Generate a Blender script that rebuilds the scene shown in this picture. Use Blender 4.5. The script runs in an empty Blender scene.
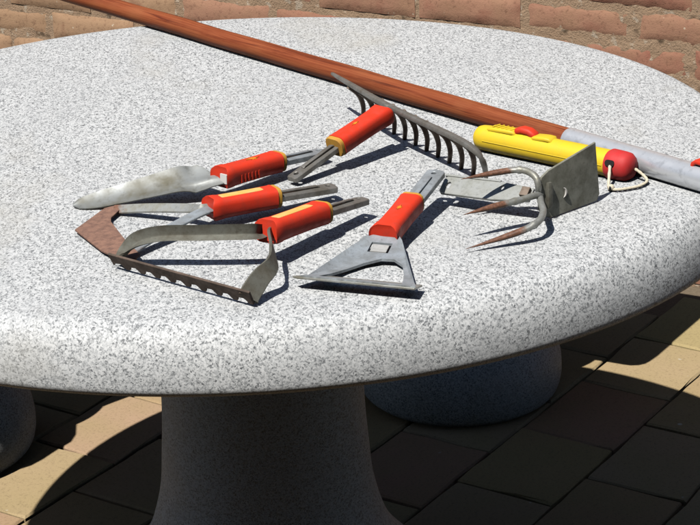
import bpy, bmesh, math, random
from mathutils import Vector, Matrix, noise

random.seed(7)
R = math.radians
scene = bpy.context.scene
col = scene.collection
TOP = 0.71                                   # height of the table top

# ------------------------------------------------------------------ camera
cd = bpy.data.cameras.new('camera')
cd.lens = 102.86; cd.sensor_width = 36.0; cd.clip_start = 0.05; cd.clip_end = 500
cam = bpy.data.objects.new('camera', cd); col.objects.link(cam)
cx, cu, cw = (Vector((0.99883481, -0.03694316, -0.03105187)), Vector((0.04228153, 0.3597025, 0.93210857)),
              Vector((0.0232656, 0.93233541, -0.36084539)))
m = Matrix((cx, cu, -cw)).transposed().to_4x4()
m.translation = Vector((0.05819176, -2.35818914, 1.44096258))
cam.matrix_world = m
scene.camera = cam

# ------------------------------------------------------------------ sky and sun
SUN = Vector((-0.367, -0.451, 1.0)).normalized()
elev = math.asin(SUN.z); az = math.atan2(SUN.x, SUN.y)
w = bpy.data.worlds.new('World'); scene.world = w; w.use_nodes = True
nt = w.node_tree
sky = nt.nodes.new('ShaderNodeTexSky'); sky.sky_type = 'NISHITA'; sky.sun_disc = False
sky.sun_elevation = elev; sky.sun_rotation = az
sky.air_density = 1.0; sky.dust_density = 0.6
bg = nt.nodes['Background']; bg.inputs['Strength'].default_value = 0.058
nt.links.new(sky.outputs[0], bg.inputs['Color'])
sl = bpy.data.lights.new('sun', 'SUN'); sl.energy = 5.0; sl.angle = R(0.5); sl.color = (1.0, 0.97, 0.925)
so = bpy.data.objects.new('sun', sl); col.objects.link(so)
so.rotation_euler = SUN.to_track_quat('Z', 'Y').to_euler(); so.location = SUN * 20
scene.view_settings.view_transform = 'Standard'; scene.view_settings.look = 'None'
scene.view_settings.gamma = 1.0; scene.view_settings.exposure = 0.0
scene.view_settings.use_curve_mapping = False
scene.cycles.diffuse_bounces = 0; scene.cycles.max_bounces = 6

# ------------------------------------------------------------------ materials
class NT:
    def __init__(s, name):
        s.m = bpy.data.materials.new(name); s.m.use_nodes = True
        s.t = s.m.node_tree; s.b = s.t.nodes['Principled BSDF']; s.l = s.t.links
    def n(s, kind, **kw):
        x = s.t.nodes.new('ShaderNode' + kind)
        for k, v in kw.items():
            if k.startswith('i_'): x.inputs[k[2:].replace('_', ' ')].default_value = v
            else: setattr(x, k, v)
        return x
    def coord(s, out='Object', scale=(1, 1, 1), rnd=False):
        tc = s.n('TexCoord'); mp = s.n('Mapping'); mp.inputs['Scale'].default_value = scale
        s.l.new(tc.outputs[out], mp.inputs[0])
        if rnd:
            oi = s.n('ObjectInfo'); mu = s.n('Math', operation='MULTIPLY'); mu.inputs[1].default_value = 37.0
            s.l.new(oi.outputs['Random'], mu.inputs[0]); cb = s.n('CombineXYZ')
            for k in range(3): s.l.new(mu.outputs[0], cb.inputs[k])
            s.l.new(cb.outputs[0], mp.inputs['Location'])
        return mp.outputs[0]
    def noise(s, vec, scale, detail=3, rough=0.55, dist=0.0):
        x = s.n('TexNoise'); x.inputs['Scale'].default_value = scale; x.inputs['Detail'].default_value = detail
        x.inputs['Roughness'].default_value = rough; x.inputs['Distortion'].default_value = dist
        s.l.new(vec, x.inputs['Vector']); return x.outputs['Fac']
    def voro(s, vec, scale, out='Distance', feat='F1'):
        x = s.n('TexVoronoi', feature=feat); x.inputs['Scale'].default_value = scale
        s.l.new(vec, x.inputs['Vector']); return x.outputs[out]
    def ramp(s, fac, stops, interp='LINEAR'):
        x = s.n('ValToRGB'); x.color_ramp.interpolation = interp
        e = x.color_ramp.elements
        while len(e) < len(stops): e.new(0.5)
        for k, (p, c) in enumerate(stops):
            e[k].position = p; e[k].color = (c, c, c, 1) if isinstance(c, (int, float)) else (*c, 1)
        s.l.new(fac, x.inputs[0]); return x.outputs[0]
    def mix(s, fac, a, b, blend='MIX'):
        x = s.n('Mix', data_type='RGBA', blend_type=blend)
        for sock, v in ((x.inputs[0], fac), (x.inputs[6], a), (x.inputs[7], b)):
            if isinstance(v, (int, float)): sock.default_value = v
            elif isinstance(v, tuple): sock.default_value = (*v, 1)
            else: s.l.new(v, sock)
        return x.outputs[2]
    def math(s, op, a, b=0.0):
        x = s.n('Math', operation=op)
        for k, v in enumerate((a, b)):
            if isinstance(v, (int, float)): x.inputs[k].default_value = v
            else: s.l.new(v, x.inputs[k])
        return x.outputs[0]
    def bump(s, h, strength=0.3, dist=0.001):
        x = s.n('Bump'); x.inputs['Strength'].default_value = strength; x.inputs['Distance'].default_value = dist
        s.l.new(h, x.inputs['Height']); s.l.new(x.outputs[0], s.b.inputs['Normal'])
    def set(s, **kw):
        for k, v in kw.items():
            sock = s.b.inputs[{'color': 'Base Color', 'rough': 'Roughness', 'metal': 'Metallic', 'coat': 'Coat Weight',
                               'spec': 'Specular IOR Level'}[k]]
            if isinstance(v, (int, float)): sock.default_value = v
            elif isinstance(v, tuple): sock.default_value = (*v, 1)
            else: s.l.new(v, sock)
        return s

def granite(name, dark=1.0):
    g = NT(name); v = g.coord(scale=(1, 0.62, 1))
    big = g.noise(v, 11, 3)
    nd = g.n('TexNoise'); nd.inputs['Scale'].default_value = 430; nd.inputs['Detail'].default_value = 2; g.l.new(v, nd.inputs['Vector'])
    vd = g.n('VectorMath', operation='MULTIPLY_ADD'); vd.inputs[1].default_value = (.0036, .0036, .0036); g.l.new(nd.outputs['Color'], vd.inputs[0]); g.l.new(v, vd.inputs[2])
    sep = g.n('SeparateColor'); g.l.new(g.voro(vd.outputs[0], 590, 'Color'), sep.inputs[0])
    sep2 = g.n('SeparateColor'); g.l.new(g.voro(vd.outputs[0], 950, 'Color'), sep2.inputs[0])
    fine = g.noise(v, 900, 2, 0.6); mid = g.noise(v, 190, 2)
    f = g.math('ADD', g.math('MULTIPLY', sep.outputs[0], 0.50), g.math('ADD', g.math('MULTIPLY', sep2.outputs[1], 0.28), g.math('ADD', g.math('MULTIPLY', fine, 0.22), g.math('MULTIPLY', g.math('SUBTRACT', mid, .5), .35))))
    c = g.ramp(f, [(0.17, (0.10*dark, 0.106*dark, 0.112*dark)), (0.27, (0.24*dark, 0.247*dark, 0.252*dark)), (0.37, (0.42*dark, 0.427*dark, 0.428*dark)),
                   (0.50, (0.56*dark, 0.566*dark, 0.562*dark)), (0.72, (0.74*dark, 0.74*dark, 0.73*dark))])
    c = g.mix(g.ramp(big, [(0.35, 0.0), (0.7, 0.28)]), c, (0.45*dark, 0.457*dark, 0.462*dark))
    fl = g.ramp(g.voro(v, 230), [(0.10, 1.0), (0.22, 0.0)])
    sel = g.ramp(g.noise(v, 70, 1), [(0.56, 0.0), (0.62, 0.8)])
    c = g.mix(g.math('MULTIPLY', fl, sel), c, (0.19*dark, 0.196*dark, 0.205*dark))
    c = g.mix(g.ramp(g.noise(v, 5.5, 4, 0.6), [(0.56, 0.0), (0.74, 0.30)]), c, (0.50*dark, 0.45*dark, 0.34*dark))
    c = g.mix(1.0, c, (0.985, 0.995, 1.0), 'MULTIPLY')
    g.set(color=c, rough=0.55, spec=0.3)
    g.bump(f, 0.25, 0.0006)
    return g.m

M = {}
M['granite'] = granite('granite')
M['granite_shaded'] = granite('granite_painted_shade', 0.9)  # same granite darkened to paint in the shade on pedestal and feet

def metal(name, base, dirt, rough=0.42, met=0.6, rust=None, scale=60):
    g = NT(name); v = g.coord()
    a = g.noise(v, scale, 4, 0.65); b = g.noise(v, scale*5, 3)
    c = g.mix(g.ramp(a, [(0.38, 0.0), (0.66, 1.0)]), base, dirt)
    c = g.mix(g.ramp(b, [(0.55, 0.0), (0.75, 0.5)]), c, tuple(x*0.55 for x in dirt))
    mt = met
    if rust:
        at = g.n('Attribute', attribute_name='rust')
        k = g.ramp(g.math('ADD', at.outputs['Fac'], g.math('MULTIPLY', g.math('SUBTRACT', a, 0.5), 0.6)), [(0.38, 0.0), (0.58, 1.0)])
        rc = g.mix(g.ramp(b, [(0.35, 0.0), (0.65, 1.0)]), rust, tuple(x*0.5 for x in rust))
        c = g.mix(k, c, rc)
        mt = g.math('MULTIPLY', g.math('SUBTRACT', 1.0, k), met)
    g.set(color=c, metal=mt, rough=g.ramp(a, [(0.3, rough), (0.7, min(1, rough+0.25))]))
    g.bump(g.math('ADD', g.math('MULTIPLY', a, 0.6), g.math('MULTIPLY', b, 0.4)), 0.35, 0.0006)
    return g.m
RUST = (0.24, 0.115, 0.07)
M['steel'] = metal('worn_steel', (0.44, 0.45, 0.43), (0.27, 0.26, 0.21), 0.34, 0.5, RUST)
M['trowel_steel'] = metal('soiled_steel', (0.33, 0.345, 0.34), (0.165, 0.155, 0.115), 0.42, 0.35, RUST, 20)
M['olive_steel'] = metal('dull_olive_steel', (0.185, 0.185, 0.155), (0.115, 0.105, 0.08), 0.5, 0.35, RUST)
M['blue_steel'] = metal('blue_grey_steel', (0.44, 0.485, 0.52), (0.29, 0.31, 0.32), 0.36, 0.35, RUST)
M['tang_steel'] = metal('tang_steel', (0.27, 0.26, 0.24), (0.17, 0.155, 0.13), 0.42, 0.5, RUST)
M['brown_steel'] = metal('brown_rusted_steel', (0.26, 0.20, 0.155), (0.15, 0.11, 0.08), 0.6, 0.25, (0.12, 0.07, 0.05))
M['rust'] = metal('rust', (0.30, 0.165, 0.115), (0.18, 0.10, 0.075), 0.85, 0.0, None, 130)
M['green_zinc'] = metal('pale_zinc', (0.42, 0.43, 0.41), (0.29, 0.295, 0.265), 0.42, 0.5, RUST)
M['alu'] = metal('aluminium_tube', (0.76, 0.78, 0.81), (0.70, 0.72, 0.75), 0.24, 0.55, None, 25)

def plastic(name, c, c2, rough=0.38):
    g = NT(name); v = g.coord(); a = g.noise(v, 90, 4); b = g.noise(v, 420, 2)
    k = g.mix(g.ramp(a, [(0.45, 0.0), (0.75, 1.0)]), c, c2)
    k = g.mix(g.ramp(b, [(0.66, 0.0), (0.78, 0.35)]), k, tuple(x*0.35 for x in c))
    g.set(color=k, rough=g.ramp(a, [(0.3, rough), (0.7, rough+0.2)]), spec=0.4); g.bump(b, 0.1, 0.0004); return g.m
M['red'] = plastic('red_plastic', (0.78, 0.048, 0.018), (0.63, 0.055, 0.028), 0.42)
M['yellow'] = plastic('yellow_plastic', (0.86, 0.60, 0.03), (0.78, 0.54, 0.035))
M['collar'] = plastic('ochre_plastic', (0.62, 0.33, 0.05), (0.50, 0.25, 0.05), 0.5)
M['sticker'] = plastic('yellow_sticker', (0.86, 0.50, 0.13), (0.80, 0.56, 0.24), 0.5)
M['print'] = plastic('orange_print', (0.82, 0.25, 0.02), (0.8, 0.33, 0.03), 0.5)
M['cap_red'] = plastic('faded_red_plastic', (0.62, 0.035, 0.035), (0.52, 0.05, 0.045), 0.5)
M['black'] = NT('dark_hole').set(color=(0.012, 0.01, 0.01), rough=0.9).m
M['dark_rusty_steel'] = metal('dark_rusty_steel', (0.15, 0.105, 0.08), (0.09, 0.065, 0.05), 0.65, 0.2, None, 90)
M['plate_steel'] = metal('grey_olive_plate', (0.31, 0.31, 0.255), (0.20, 0.195, 0.15), 0.5, 0.2, RUST)
M['pale_steel'] = metal('pale_slot_steel', (0.54, 0.54, 0.525), (0.42, 0.42, 0.40), 0.4, 0.2, None, 60)
M['highlight_white'] = NT('painted_highlight').set(color=(0.75, 0.72, 0.68), rough=0.5).m  # pale colour that stands in for highlights

g = NT('cotton_cord'); v = g.coord(scale=(1, 1, 1)); g.set(color=g.mix(g.noise(v, 500, 2), (0.62, 0.54, 0.38), (0.78, 0.72, 0.58)), rough=0.9); M['cord'] = g.m

g = NT('varnished_wood'); v = g.coord(scale=(1, 40, 40)); v2 = g.coord(scale=(1, 1, 1))
a = g.noise(v, 5.0, 6, 0.7, 0.8); b = g.noise(v2, 14, 3)
c = g.ramp(a, [(0.30, (0.055, 0.012, 0.006)), (0.44, (0.21, 0.047, 0.017)), (0.60, (0.33, 0.092, 0.034)), (0.75, (0.19, 0.042, 0.017))])
c = g.mix(g.ramp(b, [(0.5, 0.0), (0.8, 0.35)]), c, (0.38, 0.15, 0.06))
g.set(color=c, rough=g.ramp(b, [(0.3, 0.5), (0.7, 0.65)]), spec=0.2); g.bump(a, 0.3, 0.0006); M['wood'] = g.m

# bricks: colour differs by object
def brick_mat(name, fixed=None):
    g = NT(name); v = g.coord(rnd=True)
    oi = g.n('ObjectInfo')
    base = g.ramp(oi.outputs['Random'], [(0.0, (0.48, 0.30, 0.18)), (0.3, (0.46, 0.26, 0.16)), (0.55, (0.45, 0.235, 0.155)), (0.8, (0.43, 0.20, 0.135)), (1.0, (0.46, 0.28, 0.17))]) if fixed is None else fixed
    a = g.noise(v, 16, 5, 0.6); b = g.noise(v, 120, 4, 0.7); d = g.noise(v, 350, 2)
    c = g.mix(g.ramp(a, [(0.35, 0.0), (0.7, 0.55)]), base, (0.42, 0.26, 0.155))
    c = g.mix(g.ramp(a, [(0.28, 0.5), (0.42, 0.0)]), c, (0.27, 0.10, 0.065))
    c = g.mix(g.ramp(b, [(0.30, 0.55), (0.46, 0.0)]), c, (0.16, 0.08, 0.05))
    sp = g.math('MULTIPLY', g.ramp(g.voro(v, 75), [(0.10, 1.0), (0.18, 0.0)]), g.ramp(g.noise(v, 40, 1), [(0.58, 0.0), (0.64, 0.9)]))
    c = g.mix(sp, c, (0.72, 0.60, 0.45))
    g.set(color=c, rough=0.9, spec=0.15)
    g.bump(g.math('ADD', g.math('MULTIPLY', b, 0.7), g.math('MULTIPLY', d, 0.4)), 0.45, 0.002)
    return g.m
M['brick'] = brick_mat('old_brick')
M['brick_tan'] = brick_mat('tan_brick', (0.48, 0.30, 0.18))
M['brick_orange'] = brick_mat('orange_brick', (0.45, 0.235, 0.155))
M['brick_red'] = brick_mat('red_brick', (0.42, 0.19, 0.13))

g = NT('lime_mortar'); v = g.coord(); a = g.noise(v, 30, 5, 0.65); b = g.noise(v, 260, 4, 0.7)
c = g.mix(a, (0.40, 0.26, 0.165), (0.48, 0.345, 0.23)); c = g.mix(g.ramp(b, [(0.30, 0.5), (0.44, 0.0)]), c, (0.17, 0.11, 0.07)); c = g.mix(g.ramp(g.noise(v, 26, 2), [(0.62, 0.0), (0.70, 0.8)]), c, (0.10, 0.07, 0.045))
c = g.mix(g.ramp(g.noise(v, 55, 2), [(0.60, 0.0), (0.68, 0.7)]), c, (0.62, 0.52, 0.40))
g.set(color=c, rough=0.95, spec=0.1); g.bump(g.math('ADD', a, g.math('MULTIPLY', b, 0.7)), 0.9, 0.004); M['mortar'] = g.m

def paver_mat(name, fixed=None):
  g = NT(name); v = g.coord(rnd=True); oi = g.n('ObjectInfo')
  base = g.ramp(oi.outputs['Random'], [(0.0, (0.43, 0.30, 0.15)), (0.3, (0.43, 0.31, 0.19)), (0.6, (0.43, 0.29, 0.18)), (0.8, (0.43, 0.25, 0.165)), (1.0, (0.42, 0.31, 0.15))]) if fixed is None else fixed
  a = g.noise(v, 9, 4); b = g.noise(v, 220, 4, 0.7)
  c = g.mix(g.ramp(a, [(0.35, 0.0), (0.7, 0.4)]), base, (0.36, 0.29, 0.13))
  c = g.mix(g.ramp(b, [(0.30, 0.45), (0.48, 0.0)]), c, (0.17, 0.12, 0.07))
  c = g.mix(g.math('MULTIPLY', g.ramp(g.voro(v, 26), [(0.07, 1.0), (0.12, 0.0)]), g.ramp(g.noise(v, 14, 1), [(0.62, 0.0), (0.66, 0.9)])), c, (0.62, 0.57, 0.47))
  g.set(color=c, rough=0.9, spec=0.15); g.bump(b, 0.5, 0.0015); return g.m
M['paver'] = paver_mat('concrete_paver'); M['paver_tan'] = paver_mat('tan_paver', (0.45, 0.335, 0.195)); M['paver_olive'] = paver_mat('olive_tan_paver', (0.44, 0.345, 0.175)); M['paver_pink'] = paver_mat('pinkish_paver', (0.46, 0.29, 0.195)); M['paver_buff'] = paver_mat('buff_paver', (0.46, 0.315, 0.205))
g = NT('joint_sand'); v = g.coord(); a = g.noise(v, 120, 4, 0.7)
g.set(color=g.mix(a, (0.10, 0.075, 0.05), (0.26, 0.20, 0.13)), rough=1.0); g.bump(a, 0.8, 0.004); M['sand'] = g.m
g = NT('ground_soil'); v = g.coord(); a = g.noise(v, 3, 5); g.set(color=g.mix(a, (0.20, 0.15, 0.09), (0.33, 0.26, 0.16)), rough=1.0); M['ground'] = g.m

g = NT('blocker_house_brick'); tc = g.n('TexCoord'); mp = g.n('Mapping'); mp.inputs['Rotation'].default_value = (R(90), 0, 0); g.l.new(tc.outputs['Object'], mp.inputs[0])
bt = g.n('TexBrick'); bt.inputs['Scale'].default_value = 1.0; bt.inputs['Brick Width'].default_value = .22; bt.inputs['Row Height'].default_value = .066; bt.inputs['Mortar Size'].default_value = .006
bt.inputs['Color1'].default_value = (.22, .10, .065, 1); bt.inputs['Color2'].default_value = (.16, .075, .05, 1); bt.inputs['Mortar'].default_value = (.25, .22, .18, 1)
g.l.new(mp.outputs[0], bt.inputs['Vector']); g.set(color=bt.outputs['Color'], rough=0.9); M['blocker_house_brick'] = g.m
M['white_paint'] = NT('white_paint').set(color=(.75, .75, .72), rough=.4).m
M['door_paint'] = NT('green_door_paint').set(color=(.03, .07, .05), rough=.35).m
M['glass'] = NT('window_glass').set(color=(.02, .025, .03), rough=.06, spec=.6).m
M['roof_tile'] = NT('roof_tile').set(color=(.16, .07, .05), rough=.8).m

# ------------------------------------------------------------------ mesh helpers
def mk(name, bm, mat, parent=None, smooth=38, mats=None):
    me = bpy.data.meshes.new(name); bm.normal_update(); bm.to_mesh(me); bm.free()
    for x in (mats or [mat]): me.materials.append(M[x])
    if smooth:
        me.polygons.foreach_set('use_smooth', [True]*len(me.polygons)); me.set_sharp_from_angle(angle=R(smooth))
    o = bpy.data.objects.new(name, me); col.objects.link(o)
    if parent: o.parent = parent
    return o
def thing(name, label, cat, loc=(0, 0, 0), group=None):
    o = bpy.data.objects.new(name, None); col.objects.link(o); o.location = loc; o.empty_display_size = 0.05
    o['label'] = label; o['category'] = cat
    if group: o['group'] = group
    return o
def lathe(prof, seg=96, bm=None, cap=True, jit=0.0):
    bm = bm or bmesh.new(); rings = []
    for r, z in prof:
        rings.append([bm.verts.new((r*math.cos(2*math.pi*k/seg), r*math.sin(2*math.pi*k/seg), z)) for k in range(seg)])
    for a, b in zip(rings, rings[1:]):
        for k in range(seg): bm.faces.new((a[k], a[(k+1) % seg], b[(k+1) % seg], b[k]))
    if cap: bm.faces.new(rings[0][::-1]); bm.faces.new(rings[-1])
    bmesh.ops.recalc_face_normals(bm, faces=bm.faces)
    return bm
def circ(n=12, e=2.0):
    out = []
    for k in range(n):
        t = 2*math.pi*(k+0.5)/n; c, s_ = math.cos(t), math.sin(t)
        out.append((math.copysign(abs(c)**(2/e), c), math.copysign(abs(s_)**(2/e), s_)))
    return out
def rrect(w, h, r=0.35, n=3):
    """rounded rectangle, half sizes w,h, corner share r of the smaller"""
    c = min(w, h)*r; out = []
    for sx, sy, a0 in ((1, 1, 0), (-1, 1, 90), (-1, -1, 180), (1, -1, 270)):
        for k in range(n):
            t = R(a0 + 90*k/(n-1)); out.append((sx*(w-c)+c*math.cos(t), sy*(h-c)+c*math.sin(t)))
    return out
def spline(pts, n=6):
    P = [Vector(p) for p in pts]; P = [P[0]*2-P[1]] + P + [P[-1]*2-P[-2]]; out = []
    for i in range(1, len(P)-2):
        for k in range(n):
            t = k/n; a, b, c, d = P[i-1:i+3]
            out.append(0.5*((2*b)+(c-a)*t+(2*a-5*b+4*c-d)*t*t+(3*b-a-3*c+d)*t**3))
    out.append(P[-2]); return out
def sweep(bm, path, sec, up=(0, 0, 1), scale=None, cap=True, closed=False, rust=None, ups=None):
    """sec: (side, up) offsets; scale(t)->(sx, sy); rust(t)->0..1 stored on vertices"""
    P = [Vector(p) for p in path]; n = len(P); rings = []; up = Vector(up)
    lay = bm.verts.layers.float.get('rust') or bm.verts.layers.float.new('rust')
    for i, p in enumerate(P):
        if closed: t = P[(i+1) % n]-P[i-1]
        else: t = P[min(i+1, n-1)]-P[max(i-1, 0)]
        t.normalize(); uu = Vector(ups[i]) if ups else up
        s = t.cross(uu)
        if s.length < 1e-4: s = t.cross(Vector((1, 0.3, 0)))
        s.normalize(); u2 = s.cross(t).normalized()
        f = i/(n-1) if n > 1 else 0; k = scale(f) if scale else (1, 1)
        sc = sec(f) if callable(sec) else sec
        ring = []
        for a, b in sc:
            vv = bm.verts.new(p + s*a*k[0] + u2*b*k[1]); vv[lay] = rust(f) if rust else 0.0; ring.append(vv)
        rings.append(ring)
    m_ = len(rings[0])
    prs = list(zip(rings, rings[1:])) + ([(rings[-1], rings[0])] if closed else [])
    for a, b in prs:
        for k in range(m_): bm.faces.new((a[k], a[(k+1) % m_], b[(k+1) % m_], b[k]))
    if cap and not closed: bm.faces.new(rings[0][::-1]); bm.faces.new(rings[-1])
    bmesh.ops.recalc_face_normals(bm, faces=bm.faces)
    return bm
def plate(outline, thick, fn, holes=(), sub=0, bevel=0.0, rust=None):
    """flat plate in (u, v) with holes, made solid, then put in place by fn(u, v, w)"""
    bm = bmesh.new(); ed = []
    for lp in [outline] + list(holes):
        vs = [bm.verts.new((x, y, 0)) for x, y in lp]
        for i in range(len(vs)): ed.append(bm.edges.new((vs[i], vs[(i+1) % len(vs)])))
    bmesh.ops.triangle_fill(bm, use_beauty=True, edges=ed)
    for _ in range(sub): bmesh.ops.subdivide_edges(bm, edges=[e for e in bm.edges if not e.is_boundary and e.calc_length() > 0.012], cuts=1); bmesh.ops.triangulate(bm, faces=bm.faces)
    top = list(bm.faces); bmesh.ops.recalc_face_normals(bm, faces=top)
    res = bmesh.ops.extrude_face_region(bm, geom=top)
    for x in res['geom']:
        if isinstance(x, bmesh.types.BMVert): x.co.z += thick
    bmesh.ops.recalc_face_normals(bm, faces=bm.faces)
    if bevel:
        be = [e for e in bm.edges if len(e.link_faces) == 2 and e.calc_face_angle(0) > 1.2]
        bmesh.ops.bevel(bm, geom=be, offset=bevel, segments=1, affect='EDGES')
    lay = bm.verts.layers.float.new('rust')
    for x in bm.verts:
        x[lay] = rust(x.co.x, x.co.y) if rust else 0.0
        x.co = fn(x.co.x, x.co.y, x.co.z - thick/2)
    bmesh.ops.recalc_face_normals(bm, faces=bm.faces)
    return bm
def box(bm, fn, a, b):
    """box from corner a to b in the local frame fn(x, y, z)"""
    v = [bm.verts.new(fn(x, y, z)) for x in (a[0], b[0]) for y in (a[1], b[1]) for z in (a[2], b[2])]
    fs = [bm.faces.new([v[i] for i in q]) for q in ((0, 1, 3, 2), (4, 6, 7, 5), (0, 4, 5, 1), (2, 3, 7, 6), (0, 2, 6, 4), (1, 5, 7, 3))]
    bmesh.ops.recalc_face_normals(bm, faces=fs)
    return bm
class Frame:
    """local frame: x along a->b, z near up"""
    def __init__(s, a, b, up=(0, 0, 1)):
        s.o = Vector(a); s.x = (Vector(b)-Vector(a)).normalized(); s.y = Vector(up).cross(s.x).normalized(); s.z = s.x.cross(s.y); s.L = (Vector(b)-Vector(a)).length
    def __call__(s, x, y=0.0, z=0.0): return s.o + s.x*x + s.y*y + s.z*z

# ------------------------------------------------------------------ ground and pavement
bm = bmesh.new(); s = 150
bm.faces.new([bm.verts.new(p) for p in ((-s, -s, 0), (s, -s, 0), (s, s, 0), (-s, s, 0))])
o = mk('ground', bm, 'ground', smooth=0); o.location.z = -0.06; o['kind'] = 'structure'; o['label'] = 'bare soil ground around the paved terrace'
bm = bmesh.new(); s = 6.0
bm.faces.new([bm.verts.new(p) for p in ((-s, -s, 0), (s, -s, 0), (s, s, 0), (-s, s, 0))])
pavement = mk('pavement', bm, 'sand', smooth=0); pavement.location.z = -0.012; pavement['kind'] = 'structure'; pavement['label'] = 'terrace of tan and pink concrete pavers laid in running bond'

WPSI = R(-31.5); WD = 1.68
we = Vector((math.cos(WPSI), math.sin(WPSI), 0)); 
wn = Vector((-math.sin(WPSI), math.cos(WPSI), 0))           # away from the terrace
WO = Vector((0, WD, 0))

def paver_mesh(seed):
    rnd = random.Random(seed); bm = bmesh.new()
    L, W = 0.2145-0.0048, 0.168-0.0048; b = 0.003
    base = []
    for (x0, y0), (x1, y1), n in (((-1, -1), (1, -1), 4), ((1, -1), (1, 1), 3), ((1, 1), (-1, 1), 4), ((-1, 1), (-1, -1), 3)):
        base += [(x0+(x1-x0)*k/n, y0+(y1-y0)*k/n) for k in range(n)]
    def ring(dx, z, j):
        return [bm.verts.new((x*(L/2-dx)+rnd.uniform(-j, j)*1.8, y*(W/2-dx)+rnd.uniform(-j, j)*1.8, z)) for x, y in base]
    r0, r1, r2 = ring(0, -0.05, 0.001), ring(0, -b, 0.0012), ring(b, 0.0, 0.0012)
    for a, c in ((r0, r1), (r1, r2)):
        for k in range(14): bm.faces.new((a[k], a[(k+1) % 14], c[(k+1) % 14], c[k]))
    bm.faces.new(r2); bmesh.ops.recalc_face_normals(bm, faces=bm.faces)
    return bm
pm = []
for k in range(6):
    o = mk('paver', paver_mesh(k), 'paver', pavement, 0); pm.append(o.data); bpy.data.objects.remove(o)
th = R(55.1); pe = Vector((math.cos(th), math.sin(th), 0)); pn = Vector((-math.sin(th), math.cos(th), 0))
spots = []
for j in range(-40, 41):
    nc = 0.005 - 0.168*(j+0.5) + 0.0
    off = 0.711 if j % 2 == 0 else 0.608
    for i in range(-32, 33):
        c = pe*(off + 0.2145*(i+0.5)) + pn*nc
        if abs(c.x) > 3.6 or c.y < -3.2 or c.y > 3.4: continue
        if (c-WO).dot(wn) > -0.10: continue
        d = (Vector((c.x*0.8, c.y, 0))-Vector((0.0, 0.42, 0))).length
        spots.append((d, c))
spots.sort(key=lambda q: q[0])
far = bmesh.new()
for q, (d, c) in enumerate(spots):
    rz = th + R(random.uniform(-0.5, 0.5)) + (math.pi if random.random() < .5 else 0)
    mt = Matrix.Translation((c.x, c.y, 0.012+random.uniform(-0.0015, 0.0015))) @ Matrix.Rotation(rz, 4, 'Z') @ Matrix.Rotation(R(random.uniform(-.35, .35)), 4, 'X')
    if q < 290:
        o = bpy.data.objects.new('paver', pm[q % 6]); col.objects.link(o); o.parent = pavement; o.matrix_local = mt
        for (qx, qy), mm in (((-.305, .64), 'paver_pink'), ((-.24, .74), 'paver_buff'), ((-.40, .45), 'paver_tan'), ((.636, .81), 'paver_olive'), ((.56, .82), 'paver_tan'), ((.74, .91), 'paver_olive'), ((.75, .80), 'paver_tan')):
            dv = Vector((qx, qy, 0))-c
            if abs(dv.dot(pe)) < .107 and abs(dv.dot(pn)) < .084: o.material_slots[0].link = 'OBJECT'; o.material_slots[0].material = M[mm]
    else:
        n0 = len(far.verts); far.from_mesh(pm[q % 6]); far.verts.ensure_lookup_table()
        for x in far.verts[n0:]: x.co = mt @ x.co
o = mk('outer_pavers', far, 'paver', pavement, 0); o['kind'] = 'stuff'

# ------------------------------------------------------------------ brick wall
wall = thing('garden_wall', 'old weathered wall of tan and red bricks behind the granite table', 'wall', WO)
wall.rotation_euler.z = WPSI
CO = 0.0668; BP = 0.2285; M0Z = TOP-0.252; WH = 2.0
def rough_brick(seed, fine):
    rnd = random.Random(seed); bm = bmesh.new(); L, Hh, D = BP-0.0095, CO-0.0088, 0.1
    nx, nz = (18, 6) if fine else (4, 2)
    amp = 0.0014 if fine else 0.0015; V = {}
    off = Vector((seed*3.7, seed*1.3, 0))
    for i in range(nx+1):
        for k in range(nz+1):
            x = -L/2+L*i/nx; z = -Hh/2+Hh*k/nz; y = 0.0
            edge = min(i, nx-i, k, nz-k)
            if edge == 0: 
                y = 0.0042
                q = noise.noise(Vector((x*60, z*60, 0))+off)
                x *= 1 + 0.010*q; z *= 1 + 0.030*noise.noise(Vector((x*45, z*45, 5))+off)
            elif edge == 1 and fine: y = 0.0006 + 0.0012*abs(noise.noise(Vector((x*70, 9, z*70))+off))
            y += amp*noise.noise(Vector((x*40, 0, z*40))+off) + amp*0.6*noise.noise(Vector((x*110, 3, z*110))+off)
            V[i, k] = bm.verts.new((x, y, z))
    for i in range(nx):
        for k in range(nz): bm.faces.new((V[i, k], V[i+1, k], V[i+1, k+1], V[i, k+1]))
    be = [e for e in bm.edges if e.is_boundary]
    r = bmesh.ops.extrude_edge_only(bm, edges=be)
    for x in r['geom']:
        if isinstance(x, bmesh.types.BMVert): x.co.y = D
    bmesh.ops.recalc_face_normals(bm, faces=bm.faces)
    return bm
fine_m, plain_m = [], []
for k in range(8):
    o = mk('brick', rough_brick(k+1, True), 'brick', None, 60); fine_m.append(o.data); bpy.data.objects.remove(o)
    o = mk('brick', rough_brick(k+1, False), 'brick', None, 60); plain_m.append(o.data); bpy.data.objects.remove(o)
bricks = []
for j in range(-7, 24):
    zc = M0Z + CO*(j+0.5)
    for i in range(-12, 11):
        u = 0.356 + BP*(i+0.5) + (0 if j % 2 == 0 else -BP/2)
        if zc-CO/2 < -0.02 or abs(u) > 2.5: continue
        d = math.hypot((u-0.12)*0.75, zc-0.42); bricks.append((d, u, zc, i, j))
bricks.sort()
rest = bmesh.new()
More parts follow.
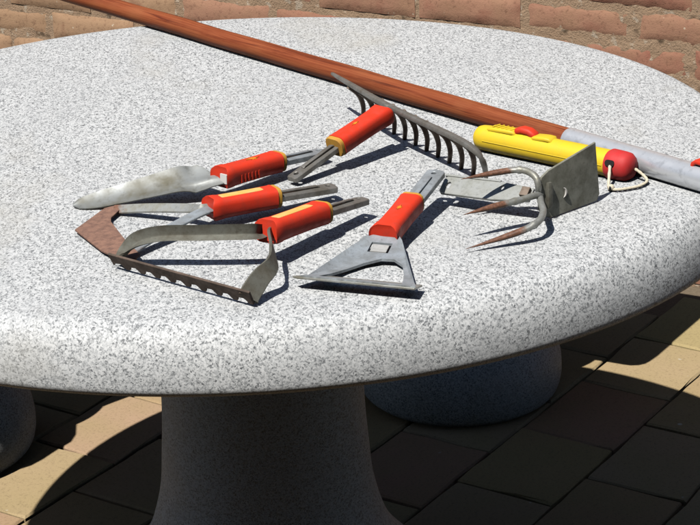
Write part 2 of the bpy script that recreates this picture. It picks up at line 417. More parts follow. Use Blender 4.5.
for q, (d, u, zc, i, j) in enumerate(bricks):
    seen = d < 0.9 and 0.2 < zc < 0.62
    mt = Matrix.Translation((u+random.uniform(-.002, .002), random.uniform(-.002, .002), zc+random.uniform(-.0012, .0012))) @ Matrix.Rotation(R(random.uniform(-.5, .5)), 4, 'Y')
    if random.random() < .5: mt = mt @ Matrix.Rotation(math.pi, 4, 'Y')
    src = (fine_m if seen else plain_m)[q % 8]
    if q < 290:
        o = bpy.data.objects.new('brick', src); col.objects.link(o); o.parent = wall; o.matrix_local = mt
        if seen:
            o.material_slots[0].link = 'OBJECT'
            o.material_slots[0].material = M['brick_tan' if u < -0.15 else 'brick_orange' if (u < 0.8 or j >= 0) and not (j == 1) and not (j == -1 and u > .1) else 'brick_red']
    else:
        n0 = len(rest.verts); rest.from_mesh(src); rest.verts.ensure_lookup_table()
        for x in rest.verts[n0:]: x.co = mt @ x.co
o = mk('outer_bricks', rest, 'brick', wall, 60); o['kind'] = 'stuff'
# mortar: a slab whose face is uneven where it shows
bm = bmesh.new(); V = {}
us = [-2.6, -1.2] + [-0.9+0.011*k for k in range(181)] + [1.4, 2.6]
zs = [-0.05, 0.1] + [0.2+0.008*k for k in range(52)] + [0.9, WH+0.0]
for i, u in enumerate(us):
    for k, z in enumerate(zs):
        n_ = noise.noise(Vector((u*30, z*55, 1)))*0.0022 + noise.noise(Vector((u*90, z*90, 7)))*0.002
        V[i, k] = bm.verts.new((u, 0.0030+n_*.7, z))
for i in range(len(us)-1):
    for k in range(len(zs)-1): bm.faces.new((V[i, k], V[i+1, k], V[i+1, k+1], V[i, k+1]))
r = bmesh.ops.extrude_edge_only(bm, edges=[e for e in bm.edges if e.is_boundary])
for x in r['geom']:
    if isinstance(x, bmesh.types.BMVert): x.co.y = 0.115
bmesh.ops.recalc_face_normals(bm, faces=bm.faces)
mk('mortar', bm, 'mortar', wall, 60)
bm = bmesh.new(); box(bm, lambda x, y, z: Vector((x, y, z)), (-2.62, -0.025, WH+0.001), (2.62, 0.14, WH+0.06)); mk('coping', bm, 'mortar', wall, 0)

# ------------------------------------------------------------------ house added out of view to block sky and darken the shade under the table
blocker_house = thing('blocker_house', 'dark brick house with white windows added out of view to darken the shade under the table', 'blocker_house', (0, -4.3, 0))
bx = lambda x, y, z: Vector((x, y, z))
HW, HH = 7.0, 5.0
ops = [(-4.6, 1.0, 1.5, 1.3), (-1.2, 0.02, 1.0, 2.1), (2.2, 0.9, 2.0, 1.4), (-3.2, 3.2, 1.2, 1.2), (2.6, 3.2, 1.4, 1.2)]
bm = bmesh.new(); xs = sorted({-HW, HW} | {q for a, z, w_, h_ in ops for q in (a, a+w_)}); zs = sorted({-.1, HH} | {q for a, z, w_, h_ in ops for q in (z, z+h_)})
for x0, x1 in zip(xs, xs[1:]):
    for z0, z1 in zip(zs, zs[1:]):
        if not any(a-.001 <= x0 and x1 <= a+w_+.001 and z-.001 <= z0 and z1 <= z+h_+.001 for a, z, w_, h_ in ops):
            box(bm, bx, (x0, -.3, z0), (x1, 0, z1))
bmesh.ops.remove_doubles(bm, verts=bm.verts, dist=1e-4)
seen_f = {}
for f in bm.faces: seen_f.setdefault(tuple(round(q, 3) for q in f.calc_center_median()), []).append(f)
bmesh.ops.delete(bm, geom=[f for q in seen_f.values() if len(q) > 1 for f in q], context='FACES_ONLY')
for a, b in (((-HW, -6, -.1), (-HW+.3, -.3, HH)), ((HW-.3, -6, -.1), (HW, -.3, HH)), ((-HW, -6.3, -.1), (HW, -6, HH))): box(bm, bx, a, b)
mk('wall', bm, 'blocker_house_brick', blocker_house, 0)
for a, z, w_, h_ in ops:
    door = z < .1
    bm = bmesh.new()
    for p, q in (((a, -.14, z), (a+.07, -.06, z+h_)), ((a+w_-.07, -.14, z), (a+w_, -.06, z+h_)), ((a+.07, -.14, z+h_-.07), (a+w_-.07, -.06, z+h_)), ((a+.07, -.14, z), (a+w_-.07, -.06, z+.07)), ((a+w_/2-.03, -.13, z+.07), (a+w_/2+.03, -.07, z+h_-.07))): box(bm, bx, p, q)
    fr = mk('door' if door else 'window', bm, 'white_paint', blocker_house, 0)
    bm = bmesh.new(); box(bm, bx, (a+.06, -.105, z+.06), (a+w_-.06, -.095, z+h_-.06)); mk('panel' if door else 'pane', bm, 'door_paint' if door else 'glass', fr, 0)
bm = bmesh.new(); v = [bm.verts.new(q) for q in ((-HW-.3, .35, HH-.05), (HW+.3, .35, HH-.05), (HW+.3, -3.15, HH+2.4), (-HW-.3, -3.15, HH+2.4), (HW+.3, -6.65, HH-.05), (-HW-.3, -6.65, HH-.05))]
bm.faces.new(v[:4]); bm.faces.new((v[3], v[2], v[4], v[5])); bm.faces.new((v[0], v[5], v[4], v[1])); bm.faces.new((v[1], v[4], v[2])); bm.faces.new((v[0], v[3], v[5]))
bmesh.ops.recalc_face_normals(bm, faces=bm.faces); mk('roof', bm, 'roof_tile', blocker_house, 0)

# ------------------------------------------------------------------ granite table and stools
table = thing('garden_table', 'round speckled grey granite table on a flared pedestal holding the tools', 'table')
T, R1, R2, RT = 0.068, 0.036, 0.010, 0.6125
pr = [(0.001, TOP-T), (0.3, TOP-T), (RT-R2, TOP-T)]
pr += [(RT-R2+R2*math.sin(R(a)), TOP-T+R2-R2*math.cos(R(a))) for a in range(15, 91, 15)]
RV = T-R2-0.002
pr += [(RT-R1+R1*math.cos(R(a))**.9, TOP-RV+RV*math.sin(R(a))) for a in range(0, 90, 9)] + [(RT-R1, TOP)]
pr += [(0.35, TOP), (0.1, TOP), (0.001, TOP)]
o = mk('tabletop', lathe(pr, 160), 'granite', table, 40); o.location = (-0.006, -0.0265, 0)
pp = spline([(0.27, 0, 0.0), (0.275, 0, 0.02), (0.262, 0, 0.05), (0.215, 0, 0.095), (0.165, 0, 0.155), (0.1415, 0, 0.225), (0.1345, 0, 0.29), (0.1305, 0, 0.36), (0.131, 0, 0.45), (0.15, 0, 0.56), (0.18, 0, TOP-T+0.002)], 5)
o = mk('pedestal', lathe([(q.x, q.z) for q in pp], 96), 'granite_shaded', table, 50); o.location = (-0.001, -0.012, 0)
bench = thing('garden_bench', 'curved granite bench on two rounded feet, mostly hidden behind the table', 'bench', (0, 0, 0))
b = spline([(0.156, 0, 0.0), (0.168, 0, 0.012), (0.174, 0, 0.04), (0.170, 0, 0.080), (0.152, 0, 0.125), (0.125, 0, 0.18), (0.112, 0, 0.26), (0.118, 0, 0.34), (0.135, 0, 0.381)], 5)
for x, y in ((0.316, 0.752), (-0.562, 0.598)):
    o = mk('foot', lathe([(q.x, q.z) for q in b], 72), 'granite_shaded', bench, 50); o.location = (x, y, 0)
ri, ro, a0, a1, cr = 0.752, 1.10, 55.5, 166.0, 0.035
out = []
for rr_, aa, sgn in ((ri, a0, 1), (ri-.012, a1, -1), (ro, a1, -1), (ro, a0, 1)):
    u = Vector((math.cos(R(aa)), math.sin(R(aa)))); tt = Vector((-u.y, u.x))*sgn; dr = 1 if rr_ < .9 else -1
    c = u*(rr_+dr*cr) + tt*cr
    ra, ta = -u*dr*cr, -tt*cr
    seq = [0, 22, 45, 67, 90]
    if (rr_ < .9) == (sgn > 0): seq = seq[::-1]
    out += [tuple(c + ra*math.cos(R(q)) + ta*math.sin(R(q))) for q in seq]
    if rr_ == ri and sgn > 0:
        for q in range(62, 163, 2):
            cut = 0 if q <= 138 else .058*(q-138)/5 if q <= 143 else .058 if q <= 151 else max(.012, .058-.013*(q-151))
            out.append(((ri-cut)*math.cos(R(q)), (ri-cut)*math.sin(R(q))))
    if rr_ == ro and sgn < 0: out += [(ro*math.cos(R(q)), ro*math.sin(R(q))) for q in range(162, 60, -5)]
mk('seat', plate(out, 0.07, lambda u, v, q: Vector((u+0.067, v, 0.416+q)), bevel=0.012), 'granite', bench, 40)

# ------------------------------------------------------------------ tools on the table (z measured from the table top)
def W(x, y, z): return Vector((x, y, TOP+z))
def sleeve(t, A, B, ek=1.0, roll=0.0, w=0.0132, h=0.0114, flare=1.0, sticker=False, mark=False, ribs=False):
    """red snap-on sleeve from its working end A to its collar end B"""
    up = Matrix.Rotation(roll, 3, (B-A).normalized()) @ Vector((0, 0, 1))
    F = Frame(A, B, up); L = F.L; bm = bmesh.new()
    prof = [(0.0, .90), (0.0, 1.04), (0.02, 1.07), (0.07, 1.05), (0.12, 1.0), (0.3, .98), (0.6, .97), (0.9, 1.0), (0.93, 1.03), (0.935, .93)]
    def sc(f):
        i = f*(len(prof)-1); k = prof[int(round(i))][1]; ff = 1+(flare-1)*max(0, 1-f*1.6)
        return (k*ff, k)
    path = [F(p[0]*L + i*1e-6) for i, p in enumerate(prof)]
    sweep(bm, path, rrect(w, h, 0.62, 4), F.z, sc)
    for x in bm.verts:                                       # fish-tail mouth: the corners reach forward
        lx = (x.co-F.o).dot(F.x)
        if lx < .004: x.co -= F.x*(.0055*min(1.3, abs((x.co-F.o).dot(F.y))/w)**2)
    sl = mk('sleeve', bm, 'red', t, 35)
    if ribs:
        for k in range(6):                                   # moulded grip ribs on the near flank
            bm = bmesh.new(); x = L*(0.18+0.06*k); box(bm, F, (x, -w*0.93, -h*0.7), (x+0.0018, -(w+0.0006), h*0.1)); mk('grip_rib', bm, 'red', sl, 0)
    bm = bmesh.new(); sweep(bm, [F(L*.935), F(L*.937), F(L*.988), F(L)], rrect(w*.98, h*.98, 0.62, 4), F.z, lambda f: (1.0, 1.0) if .1 < f < .9 else (.93, .93))
    mk('collar', bm, 'collar', t, 35)
    # hollow mouth: dark recess round the neck
    bm = bmesh.new(); sweep(bm, [F(-0.0006), F(0.001)], rrect(w*.62, h*.42, 0.5, 3), F.z); mk('mouth', bm, 'black', sl, 0)
    if sticker:
        bm = bmesh.new(); zt = h*.97
        sweep(bm, [F(L*q, w*.05, zt) for q in (.12, .14, .4, .72, .755, .76)], rrect(w*.4, .0006, .9, 3), F.z, lambda f: (.8, 1) if f < .1 else ((1, 1) if f < .7 else (.86, 1)))
        mk('label_strip', bm, 'sticker', sl, 0)
    if mark:
        # small printed emblem: a four-rayed burst over a bar
        star = []
        for k in range(20):
            r = (.0085, .0032, .0055, .003, .0068, .0028, .0048, .0032, .0075, .003)[k % 10] if k < 10 else (.0078, .003, .005, .0028, .006, .003, .0068, .0028, .0052, .003)[k % 10]
            star.append((L*.52 + ek*r*math.cos(k*math.pi/10)*1.25, ek*r*math.sin(k*math.pi/10)*.8))
        mk('emblem', plate(star, 0.0012, lambda u, v, q: F(u, v, h*.975+q)), 'print', sl, 0)
    return F, sl
def tang(t, F, length, mat='tang_steel', w=0.0100, th=0.0060, hole=True, drop=0.0, roll=0.0):
    L = F.L; hw = w; out = [(-.012, -hw), (length-.003, -hw), (length-.0005, -hw*.8), (length, 0), (length-.0005, hw*.8), (length-.003, hw), (-.012, hw)]
    hs = []
    if hole: hs = [[(length-.009+.0030*math.cos(k*math.pi/5), .0030*math.sin(k*math.pi/5)) for k in range(10)]]
    fn = lambda u, v, q: F(L+u, v, q + abs(v)*-0.12 + drop*max(u, 0)/length)
    tg = mk('tang', plate(out, th, fn, hs, bevel=0.0005), mat, t, 30)
    bm = bmesh.new(); f2 = lambda x, y, z: F(L+x, y, z+drop*max(x, 0)/length)     # pressed rib
    sweep(bm, [f2(.001, 0, th*.5), f2(.004, 0, th*.5+.0012), f2(length*.68, 0, th*.5+.0012), f2(length*.72, 0, th*.5)], rrect(.0025, .0008, .5, 3), F.z)
    mk('pressed_rib', bm, mat, tg, 30)
    return tg

# 1 trowel -------------------------------------------------------------------
t = thing('hand_trowel', 'trowel head with narrow grey soil-stained scoop blade and red sleeve, rearmost at left', 'hand trowel', (-.03, -.26, TOP))
def place(t):
    """things were built in world space: hang the parts under the empty without moving them"""
    for ch in list(t.children): ch.matrix_parent_inverse = Matrix.Translation(-t.location)
A, B = W(-.027, -.255, .025), W(.036, -.192, .0205)
F, s_ = sleeve(t, A, B, mark=True, ribs=True)
tang(t, F, .072, 'blue_steel', drop=-.004)
bm = bmesh.new(); box(bm, F, (-.0050, -.0115, -.0055), (.001, -.001, .0050)); mk('mouth_highlight', bm, 'highlight_white', s_, 0)  # white block painting the highlight in the sleeve mouth
tip = W(-.193, -.268, .003); G = Frame(A, tip, Matrix.Rotation(R(-24), 3, (tip-A).normalized()) @ Vector((0, 0, 1)))
bm = bmesh.new(); Lb = (tip-A).length; nu, nv = 26, 10; V = {}
lay = bm.verts.layers.float.new('rust')
def ramp(x, pts):
    for (a, p), (b, q) in zip(pts, pts[1:]):
        if x <= b: return p+(q-p)*(x-a)/(b-a)
    return pts[-1][1]
def half(s, v):                                                # half width along the blade: near side (v > 0) and far side
    if v > 0: return ramp(s, [(0, .0105), (.08, .011), (.14, .016), (.3, .0158), (.6, .0148), (.8, .0138), (.9, .0115), (.96, .0080), (.985, .005), (1, .001)])
    return ramp(s, [(0, .0105), (.07, .012), (.11, .021), (.15, .0265), (.18, .0275), (.5, .0195), (.8, .0135), (.92, .0098), (.97, .0065), (.99, .0038), (1, .001)])
for side in (0, 1):
    for i in range(nu+1):
        s = i/nu; s = s if i < nu else .9985
        for k in range(nv+1):
            v = (k/nv*2-1); hw = half(s, v)
            trough = .0055*(abs(v)**2)*min(1, max(0, (s-.08)/.15))*(1-.75*max(0, (s-.35)/.65)) + .004*(1-min(1, s/.2))*0
            rib = .0030*max(0, 1-abs(v*hw)/.006)*max(0, min(1, s/.08))*max(0, 1-s/.42) - .0035*math.exp(-((s-.2)/.035)**2)*abs(v)
            base = .0 + .0015*math.sin(min(1, s/.3)*math.pi)*-1
            z = trough + rib + base - .0014*side
            x = bm.verts.new(G(s*Lb, v*hw, z)); V[side, i, k] = x; x[lay] = .15
for i in range(nu):
    for k in range(nv):
        bm.faces.new((V[0, i, k], V[0, i+1, k], V[0, i+1, k+1], V[0, i, k+1])); bm.faces.new((V[1, i, k], V[1, i, k+1], V[1, i+1, k+1], V[1, i+1, k]))
for i in range(nu):
    bm.faces.new((V[0, i, 0], V[1, i, 0], V[1, i+1, 0], V[0, i+1, 0])); bm.faces.new((V[0, i, nv], V[0, i+1, nv], V[1, i+1, nv], V[1, i, nv]))
for k in range(nv):
    bm.faces.new((V[0, nu, k], V[1, nu, k], V[1, nu, k+1], V[0, nu, k+1])); bm.faces.new((V[0, 0, k], V[0, 0, k+1], V[1, 0, k+1], V[1, 0, k]))
bmesh.ops.recalc_face_normals(bm, faces=bm.faces)
mk('blade', bm, 'trowel_steel', t, 45)
place(t)

# 2 pointed weeder -----------------------------------------------------------
t = thing('pointed_weeder', 'weeder with rusty arrow-shaped blade on two spread grey arms, below the trowel', 'weeding hoe', (-.04, -.35, TOP))
A, B = W(-.036, -.349, .022), W(.033, -.311, .0195)
F, s_ = sleeve(t, A, B, sticker=True)
tang(t, F, .072, drop=-.002)
def strip(name, pts, wd, th, mat, ups=None, up=(0, 0, 1), n=6, rust=None, taper=None):
    bm = bmesh.new(); P = spline(pts, n)
    U = None
    if ups:
        U = []
        for i in range(len(P)):
            f = i/(len(P)-1)*(len(ups)-1); k = min(int(f), len(ups)-2); U.append(Vector(ups[k]).lerp(Vector(ups[k+1]), f-k))
    sweep(bm, P, rrect(wd/2, th/2, .45, 2), up, taper, ups=U, rust=rust)
    return mk(name, bm, mat, t, 35)
strip('arm', [F(.004, .002), F(-.012, .004), W(-.062, -.338, .019), W(-.108, -.312, .012), W(-.146, -.293, .005)], .0115, .003, 'steel', up=(-.1, -.6, .8), rust=lambda f: max(0, f*2.4-1.75))
strip('arm', [F(.004, -.002, -.001), F(-.012, -.005), W(-.066, -.372, .017), W(-.098, -.404, .011), W(-.126, -.440, .005)], .0135, .003, 'blue_steel', up=(-.2, -.3, .9), rust=lambda f: max(0, f*2.4-1.75))
bl = [(-.183, -.352), (-.176, -.335), (-.157, -.288), (-.143, -.281), (-.137, -.292), (-.147, -.321), (-.146, -.333), (-.128, -.392), (-.108, -.447), (-.112, -.460), (-.127, -.455), (-.150, -.418)]
mk('blade', plate(bl, .0024, lambda u, v, q: W(u, v, .0045+q+max(0, (u+.15))*.12), bevel=.0004), 'rust', t, 30)
place(t)

# 3 serrated weeder ----------------------------------------------------------
t = thing('serrated_weeder', 'stirrup weeder with long serrated brown blade and broad bent arms, nearest at left', 'weeding hoe', (-.06, -.5, TOP))
A, B = W(.025, -.463, .035), W(.081, -.394, .029)
F, s_ = sleeve(t, A, B, sticker=True, roll=R(-4), w=.0142, h=.0118)
tang(t, F, .070, drop=-.003)
bL, bR = W(-.132, -.463, .009), W(.006, -.579, .009)
K = Frame(bL, bR)
bm = bmesh.new(); P = spline([F(.006, .004), F(-.004, .006), W(.004, -.472, .0385), W(-.045, -.469, .0385), W(-.083, -.464, .0375), W(-.108, -.458, .030), W(-.122, -.457, .018), W(-.129, -.462, .010)], 7)
UU = [Vector(q) for q in ((0.1, -.85, .5), (0.1, -.9, .42), (0, -.92, .38), (0, -.92, .38), (-.25, -.85, .5), (-.7, -.4, .6), (-.9, -.1, .4))]
ups = []
for k in range(len(P)):
    f = k/(len(P)-1)*(len(UU)-1); q = min(int(f), len(UU)-2); ups.append(UU[q].lerp(UU[q+1], f-q))
hw = .0080
sec = [(-hw, .0012), (-hw, .0036), (-.0022, -.0016), (-.0006, -.0016), (hw, .0030), (hw, .0004), (-.0006, -.0040), (-.0022, -.0040)]
sweep(bm, P, sec, ups=ups, scale=lambda f: (.65+.35*min(1, f*4), 1)); mk('arm', bm, 'olive_steel', t, 30)
strip('arm', [F(.006, -.004), F(-.005, -.006), W(.026, -.489, .0365), W(.0285, -.516, .034), W(.028, -.543, .030), W(.016, -.558, .022), W(.006, -.572, .012), W(.004, -.577, .009)], .021, .003, 'olive_steel',
      ups=[(1, .2, .25), (1, .1, .2), (1, .0, .15), (.9, -.1, .35), (.55, -.45, .6), (.5, -.5, .65), (.45, -.55, .65)], taper=lambda f: (.55+.45*min(1, max(0, f*2.2-.7)), 1), rust=lambda f: .35*f)
# blade: a strip on edge with teeth along its lower side
out = [(-.004, .0115), (K.L+.004, .0115)]
n = 9; pitch = (K.L+.004)/n
for k in range(n):
    x = K.L+.002-k*pitch
    out += [(x, -.0065), (x-pitch*.28, -.0068), (x-pitch*.42, -.0015), (x-pitch*.5, -.0002), (x-pitch*.86, -.0012)]
out += [(-.004, -.006)]
tilt = R(28)
mk('blade', plate(out, .0026, lambda u, v, q: K(u, v*math.sin(tilt)*-1 + q*math.cos(tilt), v*math.cos(tilt)+q*math.sin(tilt)), bevel=.0004), 'dark_rusty_steel', t, 30)
place(t)

# 4 draw hoe ------------------------------------------------------------------
t = thing('draw_hoe', 'hoe head with blue-grey arched plate and thin straight blade, at the front centre', 'draw hoe', (.13, -.5, TOP))
A, B = W(.1435, -.440, .0175), W(.1765, -.3685, .027)
F, s_ = sleeve(t, A, B, mark=True, ek=.62, flare=1.16)
tang(t, F, .073, 'blue_steel', w=.0105, drop=.001)
mid = W(.1085, -.5575, .0135); lat = (W(.166, -.5785, .0135)-W(.0535, -.5355, .0135)).normalized()
ax = (A-mid); ax -= lat*ax.dot(lat); La = ax.length; ax.normalize(); nrm = lat.cross(ax)
N0 = lambda u, v, q: mid + lat*u + ax*v + nrm*q
sk = (A-mid).dot(lat)
out = [(-.058, .0), (-.052, .008), (-.024+sk, La-.016), (-.021+sk, La-.008), (-.0145+sk, La-.001), (-.0145+sk, La+.006), (.0145+sk, La+.006), (.0145+sk, La-.001), (.020+sk, La-.008), (.024+sk, La-.016), (.052, .022), (.0605, .0)]
hole = [(-.041, .007), (-.035, .024), (-.026, .047), (-.014, .067), (.000, .079), (.013, .080), (.025, .070), (.033, .049), (.041, .020), (.044, .007)]
slot = [(-.011+sk*.85, .090), (.011+sk*.85, .090), (.011+sk*.85, .107), (-.011+sk*.85, .107)]
bm = bmesh.new(); box(bm, lambda u, v, q: N0(u+sk*.85, v, q+.0010-.0105*math.sin(v/La*math.pi)), (-.0085, .0915, -.0012), (.0085, .1035, .0004)); mk('pale_plate', bm, 'pale_steel', t, 0)  # pale plate added in the slot, a bright mark on the neck
slot = [(x, y) for x, y in slot]
mk('hoe_plate', plate(out, .0028, lambda u, v, q: N0(u, v, q - .0105*math.sin(min(1, max(0, v/La))*math.pi)), [hole, slot], sub=2, bevel=0), 'blue_steel', t, 30)
bo = [(-.066, .0), (-.060, .004), (.0605, .004), (.0605, -.022), (-.052, -.022)]
pit = R(14)
mk('blade', plate(bo, .0022, lambda u, v, q: mid + lat*u + Vector((-lat.y, lat.x, 0))*(v*-1)*math.cos(pit)*1.0 + Vector((0, 0, 1))*(v*math.sin(pit) + q - .001) , bevel=.0004), 'steel', t, 30)
place(t)

# 5 rake -----------------------------------------------------------------------
t = thing('garden_rake', 'bow-shaped brown rake head standing on its tines against the wooden pole', 'rake', (.17, -.12, TOP))
Te, B, A = W(.030, -.223, .0045), W(.0985, -.1765, .0285), W(.157, -.121, .0475)
F, s_ = sleeve(t, A, B, mark=True, ek=.55)
tang(t, F, .072, 'tang_steel', w=.0075, th=.006, drop=-.004)
bar = [W(.104, .050, .052), W(.122, .003, .0525), W(.1655, -.105, .0535), W(.2, -.170, .0525), (W(.231, -.226, .0515)), W(.2465, -.252, .0485), W(.2575, -.262, .040), W(.263, -.259, .026), W(.2655, -.250, .012), W(.2665, -.243, .001)]
bm = bmesh.new(); P = spline(bar, 7)
sweep(bm, P, rrect(.0037, .0028, .7, 3), (0, 0, 1), lambda f: (.55+.6*min(1, f*5) if f < .6 else max(.55, 1.15-(f-.6)*1.6), .6+.5*min(1, f*5) if f < .6 else max(.6, 1.1-(f-.6)*1.2)), rust=lambda f: .3)
mk('bar', bm, 'tang_steel', t, 40)
bm = bmesh.new(); sweep(bm, spline([F(.006), F(-.006), W(.1665, -.1115, .0515), W(.168, -.109, .0535)], 4), rrect(.008, .004, .5, 3)); mk('neck', bm, 'tang_steel', t, 40)
x0, x1 = Vector((.1235, -.0015)), Vector((.2395, -.2395)); tp0, tp1 = Vector((.140, .027)), Vector((.2545, -.213))
for k in range(11):
    f = k/10.0
    a = x0.lerp(x1, f); b = tp0.lerp(tp1, f)
    bm = bmesh.new(); d = b-a
    P = spline([W(a.x, a.y, .0502), W(a.x+.0030, a.y+d.y*.08, .0465), W(a.x+d.x*.5+.0032, a.y+d.y*.32, .036), W(a.x+d.x*.88+.0022, a.y+d.y*.62, .019), W(b.x, b.y, .0005)], 4)
    sweep(bm, P, rrect(.0039, .0026, .7, 3), (.45, -.9, .1), lambda f: (1.08-.45*f, 1.05-.35*f), rust=lambda f: .25+.3*f)
    mk('tine', bm, 'brown_steel', t, 40)
place(t)

# 6 fork hoe --------------------------------------------------------------------
t = thing('fork_hoe', 'double hoe head with square olive blade and three rusty-tipped prongs, no red sleeve', 'fork hoe', (.31, -.38, TOP))
hub = W(.3075, -.372, .033)
K = Frame(W(.2125, -.3055, .022), W(.303, -.3665, .0275), (-.28, -.5, .82))
out = [(0, -.008), (.003, -.0115), (K.L*.6, -.0125), (K.L, -.0085), (K.L, .0085), (K.L*.6, .0125), (.003, .0115), (0, .008)]
hs = [[(.008+.003*math.cos(k*math.pi/4), .0045*math.sin(k*math.pi/4)) for k in range(8)], [(K.L*.66+.002*math.cos(k*math.pi/4), .005+.003*math.sin(k*math.pi/4)) for k in range(8)]]
tg = mk('tang', plate(out, .0035, lambda u, v, q: K(u, v, q), hs, bevel=.0005), 'green_zinc', t, 30)
bm = bmesh.new(); box(bm, K, (.0, .0112, -.005), (K.L*.62, .0135, .0028)); mk('flange', bm, 'green_zinc', tg, 0)
bm = bmesh.new(); box(bm, K, (K.L*.90, -.006, .0016), (K.L*.985, .005, .0075)); mk('spring_clip', bm, 'brown_steel', tg, 0)
u_ = Vector((.0575, .0385, 0)).normalized(); n_ = Vector((-u_.y, u_.x, 0)); bo = W(.3195, -.3675, .0015)
out = [(-.006, .003), (.004, .0), (.0755, .0005), (.0805, .007), (.0755, .0665), (.066, .0650), (.002, .0525), (-.008, .047), (-.0125, .038), (-.0125, .013)]
hs = []
mk('blade', plate(out, .0028, lambda u, v, q: bo + u_*u + Vector((0, 0, 1))*v + n_*(q + .006*(u/.07)**2 + v*.05), bevel=.0005, sub=1), 'plate_steel', t, 30)
bm = bmesh.new(); qc = [bo + u_*(.0215+.0042*math.cos(R(a))) + Vector((0, 0, .0235+.0055*math.sin(R(a)))) + n_*(-.0012 + .05*.0235) for a in range(-80, 100, 20)]
sweep(bm, qc, circ(6), (0, 1, 0), lambda f: (.0002+.0012*math.sin(f*math.pi),)*2); mk('highlight_crescent', bm, 'highlight_white', t, 40)  # pale crescent put in as a painted highlight on the blade
bm = bmesh.new(); sweep(bm, [bo + u_*(.001) + Vector((0, 0, z)) for z in (.012, .016, .036, .040)], rrect(.0045, .0035, .6, 3), u_, lambda f: (1, 1) if .1 < f < .9 else (.7, .7)); mk('hub', bm, 'olive_steel', t, 40)
def prong(pts, r=.0037):
    bm = bmesh.new(); P = spline(pts, 7)
    def sc(f):
        k = 1.0 if f < .55 else 1.18 if f < .75 else max(.1, 1.18*(1-((f-.75)/.25)**1.6)); return (k*r, k*r*(1 if f < .6 else .8))
    sweep(bm, P, circ(10), (0.05, .1, 1), sc, rust=lambda f: max(0.0, min(1.0, (f-.56)*4)))
    return mk('prong', bm, 'steel', t, 50)
prong([hub+Vector((.002, .004, -.004)), W(.3085, -.374, .042), W(.3055, -.369, .0495), W(.2965, -.358, .0525), W(.283, -.352, .0515), W(.256, -.356, .0495), W(.228, -.3655, .0485)])
prong([hub+Vector((.004, .002, -.004)), W(.302, -.383, .0325), W(.288, -.392, .032), W(.262, -.404, .031), W(.225, -.422, .029)])
prong([hub+Vector((.003, -.002, -.006)), W(.309, -.393, .028), W(.309, -.412, .0255), W(.3025, -.429, .0215), W(.288, -.438, .0165), W(.263, -.4445, .0105), W(.224, -.457, .0045)])
place(t)

# yellow handle -------------------------------------------------------------------
t = thing('tool_grip', 'short yellow plastic tool handle with red end cap and white cord loop', 'tool handle', (.35, -.187, TOP))
G = Frame(W(.2685, -.1155, .0158), W(.4275, -.2545, .0158)); L = G.L
rr = .0152
bm = bmesh.new()
pf = [(0, .30), (.001, .62), (.004, .85), (.009, .96), (.016, 1.0), (.05, 1.0), (.10, 1.0), (L-.027, 1.0), (L-.0265, .9)]
sweep(bm, [G(x) for x, k in pf], circ(24, 2.1), (0, 0, 1), lambda f: (pf[int(round(f*(len(pf)-1)))][1]*rr,)*2)
mk('grip', bm, 'yellow', t, 40)
Z = lambda x, y, z: G(x, y, z)
# raised thumb pads before and behind the red release button, moulded strokes on the front pad
for xa, xb in ((.020, .058), (.082, .108)):
    bm = bmesh.new(); P = [Z(xa, -.001, rr*.80), Z(xa+.003, -.001, rr*.88), Z(xa+.010, -.001, rr*.93), Z(xb-.008, -.001, rr*.97), Z(xb-.002, -.001, rr*.95), Z(xb, -.001, rr*.82)]
    sweep(bm, P, rrect(.0085, .0028, .7, 3), G.z, lambda f: (.8, .7) if f < .1 or f > .9 else (1, 1)); mk('thumb_pad', bm, 'yellow', t, 50)
for k in range(5):
    bm = bmesh.new(); x = .027+.0062*k
    sweep(bm, [Z(x, -.006, rr*1.03), Z(x+.0022, .0058, rr*1.03)], rrect(.0011, .0026, .5, 2), G.z)
    mk('moulded_stroke', bm, 'yellow', t, 0)
bm = bmesh.new(); P = [Z(.058, .0, rr*.85), Z(.0595, .0, rr*1.1), Z(.066, .0, rr*1.24), Z(.075, .0, rr*1.2), Z(.081, .0, rr*1.0), Z(.083, .0, rr*.8)]
sweep(bm, P, rrect(.0066, .0042, .8, 4), G.z, lambda f: (.8, .8) if f < .1 or f > .9 else (1, 1)); mk('release_button', bm, 'red', t, 60)
for sy in (1, -1):
    bm = bmesh.new(); sweep(bm, [G(x, sy*rr*1.0, .001) for x in (.018, .06, .10, L-.03)], rrect(.0005, .0005, .5, 2), G.z); mk('mould_seam', bm, 'yellow', t, 0)
bm = bmesh.new(); pf2 = [(L-.0285, .80), (L-.028, 1.03), (L-.0255, 1.12), (L-.018, 1.11), (L-.010, 1.09), (L-.004, 1.05), (L+.0005, .84), (L+.0025, .5), (L+.003, .1)]
sweep(bm, [G(x) for x, k in pf2], circ(24, 2.15), (0, 0, 1), lambda f: (pf2[int(round(f*(len(pf2)-1)))][1]*rr,)*2)
cap = mk('end_cap', bm, 'cap_red', t, 40)
hy = -1  # cord hole faces the camera side
hc = Z(L-.0185, -rr*1.10*.93, rr*1.10*.36)
nn = (G.y*-.93 + G.z*.33).normalized(); bm = bmesh.new()
E = Frame(hc - nn*.002, hc + nn*.0015, G.x)
sweep(bm, [E(0), E(E.L)], rrect(.0060, .0036, .98, 4), G.z); mk('cord_hole', bm, 'black', cap, 40)
bm = bmesh.new()
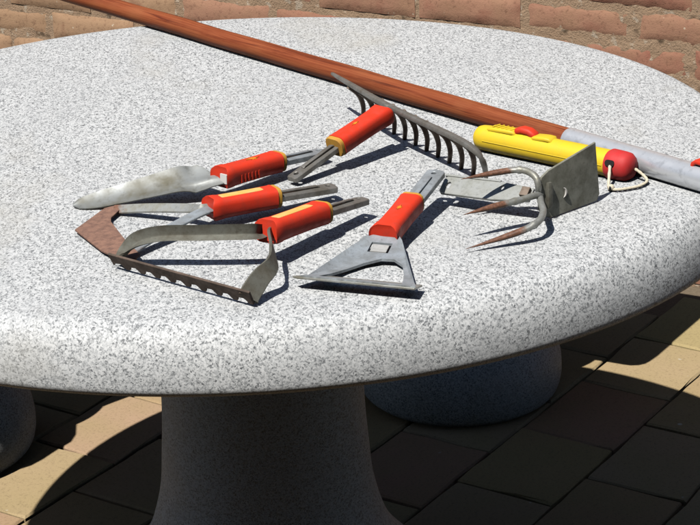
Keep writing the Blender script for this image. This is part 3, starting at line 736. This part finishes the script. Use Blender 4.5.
Pc = spline([hc+Vector((0, .004, -.003)), hc+nn*.003+G.x*.002+Vector((0, 0, -.0045)), W(.399, -.276, .006), W(.3985, -.286, .0032), W(.407, -.290, .003), W(.420, -.287, .003), W(.433, -.281, .0032), W(.4425, -.270, .004), W(.4415, -.262, .007), W(.434, -.255, .0125), W(.427, -.250, .015)], 7)
sweep(bm, Pc, circ(8), (0, .3, 1), lambda f: (.0018+.00025*math.sin(f*140), .0018+.00025*math.sin(f*140))); mk('cord', bm, 'cord', t, 60)
bm = bmesh.new(); bmesh.ops.create_uvsphere(bm, u_segments=10, v_segments=7, radius=.0042); bmesh.ops.translate(bm, verts=bm.verts, vec=W(.400, -.2865, .0042)); mk('knot', bm, 'cord', t, 60)
place(t)

# long wooden handle with aluminium end -----------------------------------------------
P0, P1 = W(-.2337, .6289, .0142), W(.4960, -.2965, .0148)
G = Frame(P0, P1)
t = thing('long_handle', 'long reddish wooden pole with aluminium tube end lying across the back of the table', 'broom handle', (.36, -.157, TOP))
xj = (W(.3673, -.1281, .0145)-P0).dot(G.x)+.017
bm = bmesh.new(); sweep(bm, [G(-.62+(.62+xj)*k/40, .0006*math.sin(k*.7), .0004*math.sin(k*1.3)) for k in range(41)], circ(20), (0, 0, 1), lambda f: (.0131, .0131))
wood = mk('wooden_shaft', bm, 'wood', t, 50)
# the grain runs along the pole: give the mesh the pole's own axes
Mw = Matrix((G.x, G.y, G.z)).transposed().to_4x4(); Mw.translation = P0
wood.data.transform(Mw.inverted()); wood.matrix_world = Mw
xe = G.L+.115
bm = bmesh.new(); sweep(bm, [G(xj-.004), G(xj-.002), G(xj+.004), G(xj+.02), G(xe), G(xe+.002)], circ(24), (0, 0, 1), lambda f: (.0137, .0137) if f < .1 else ((.0146, .0146) if f < .95 else (.012, .012)))
mk('aluminium_tube', bm, 'alu', t, 40)
bm = bmesh.new(); xb = G.L-.008; P = [G(xb, 0, .0115), G(xb+.001, 0, .0155), G(xb+.005, 0, .0185), G(xb+.018, 0, .0185), G(xb+.022, 0, .0155), G(xb+.023, 0, .0115)]
sweep(bm, P, rrect(.006, .003, .7, 3), G.z); mk('release_button', bm, 'red', t, 50)
for ch in list(t.children): ch.matrix_parent_inverse = Matrix.Translation(-t.location)
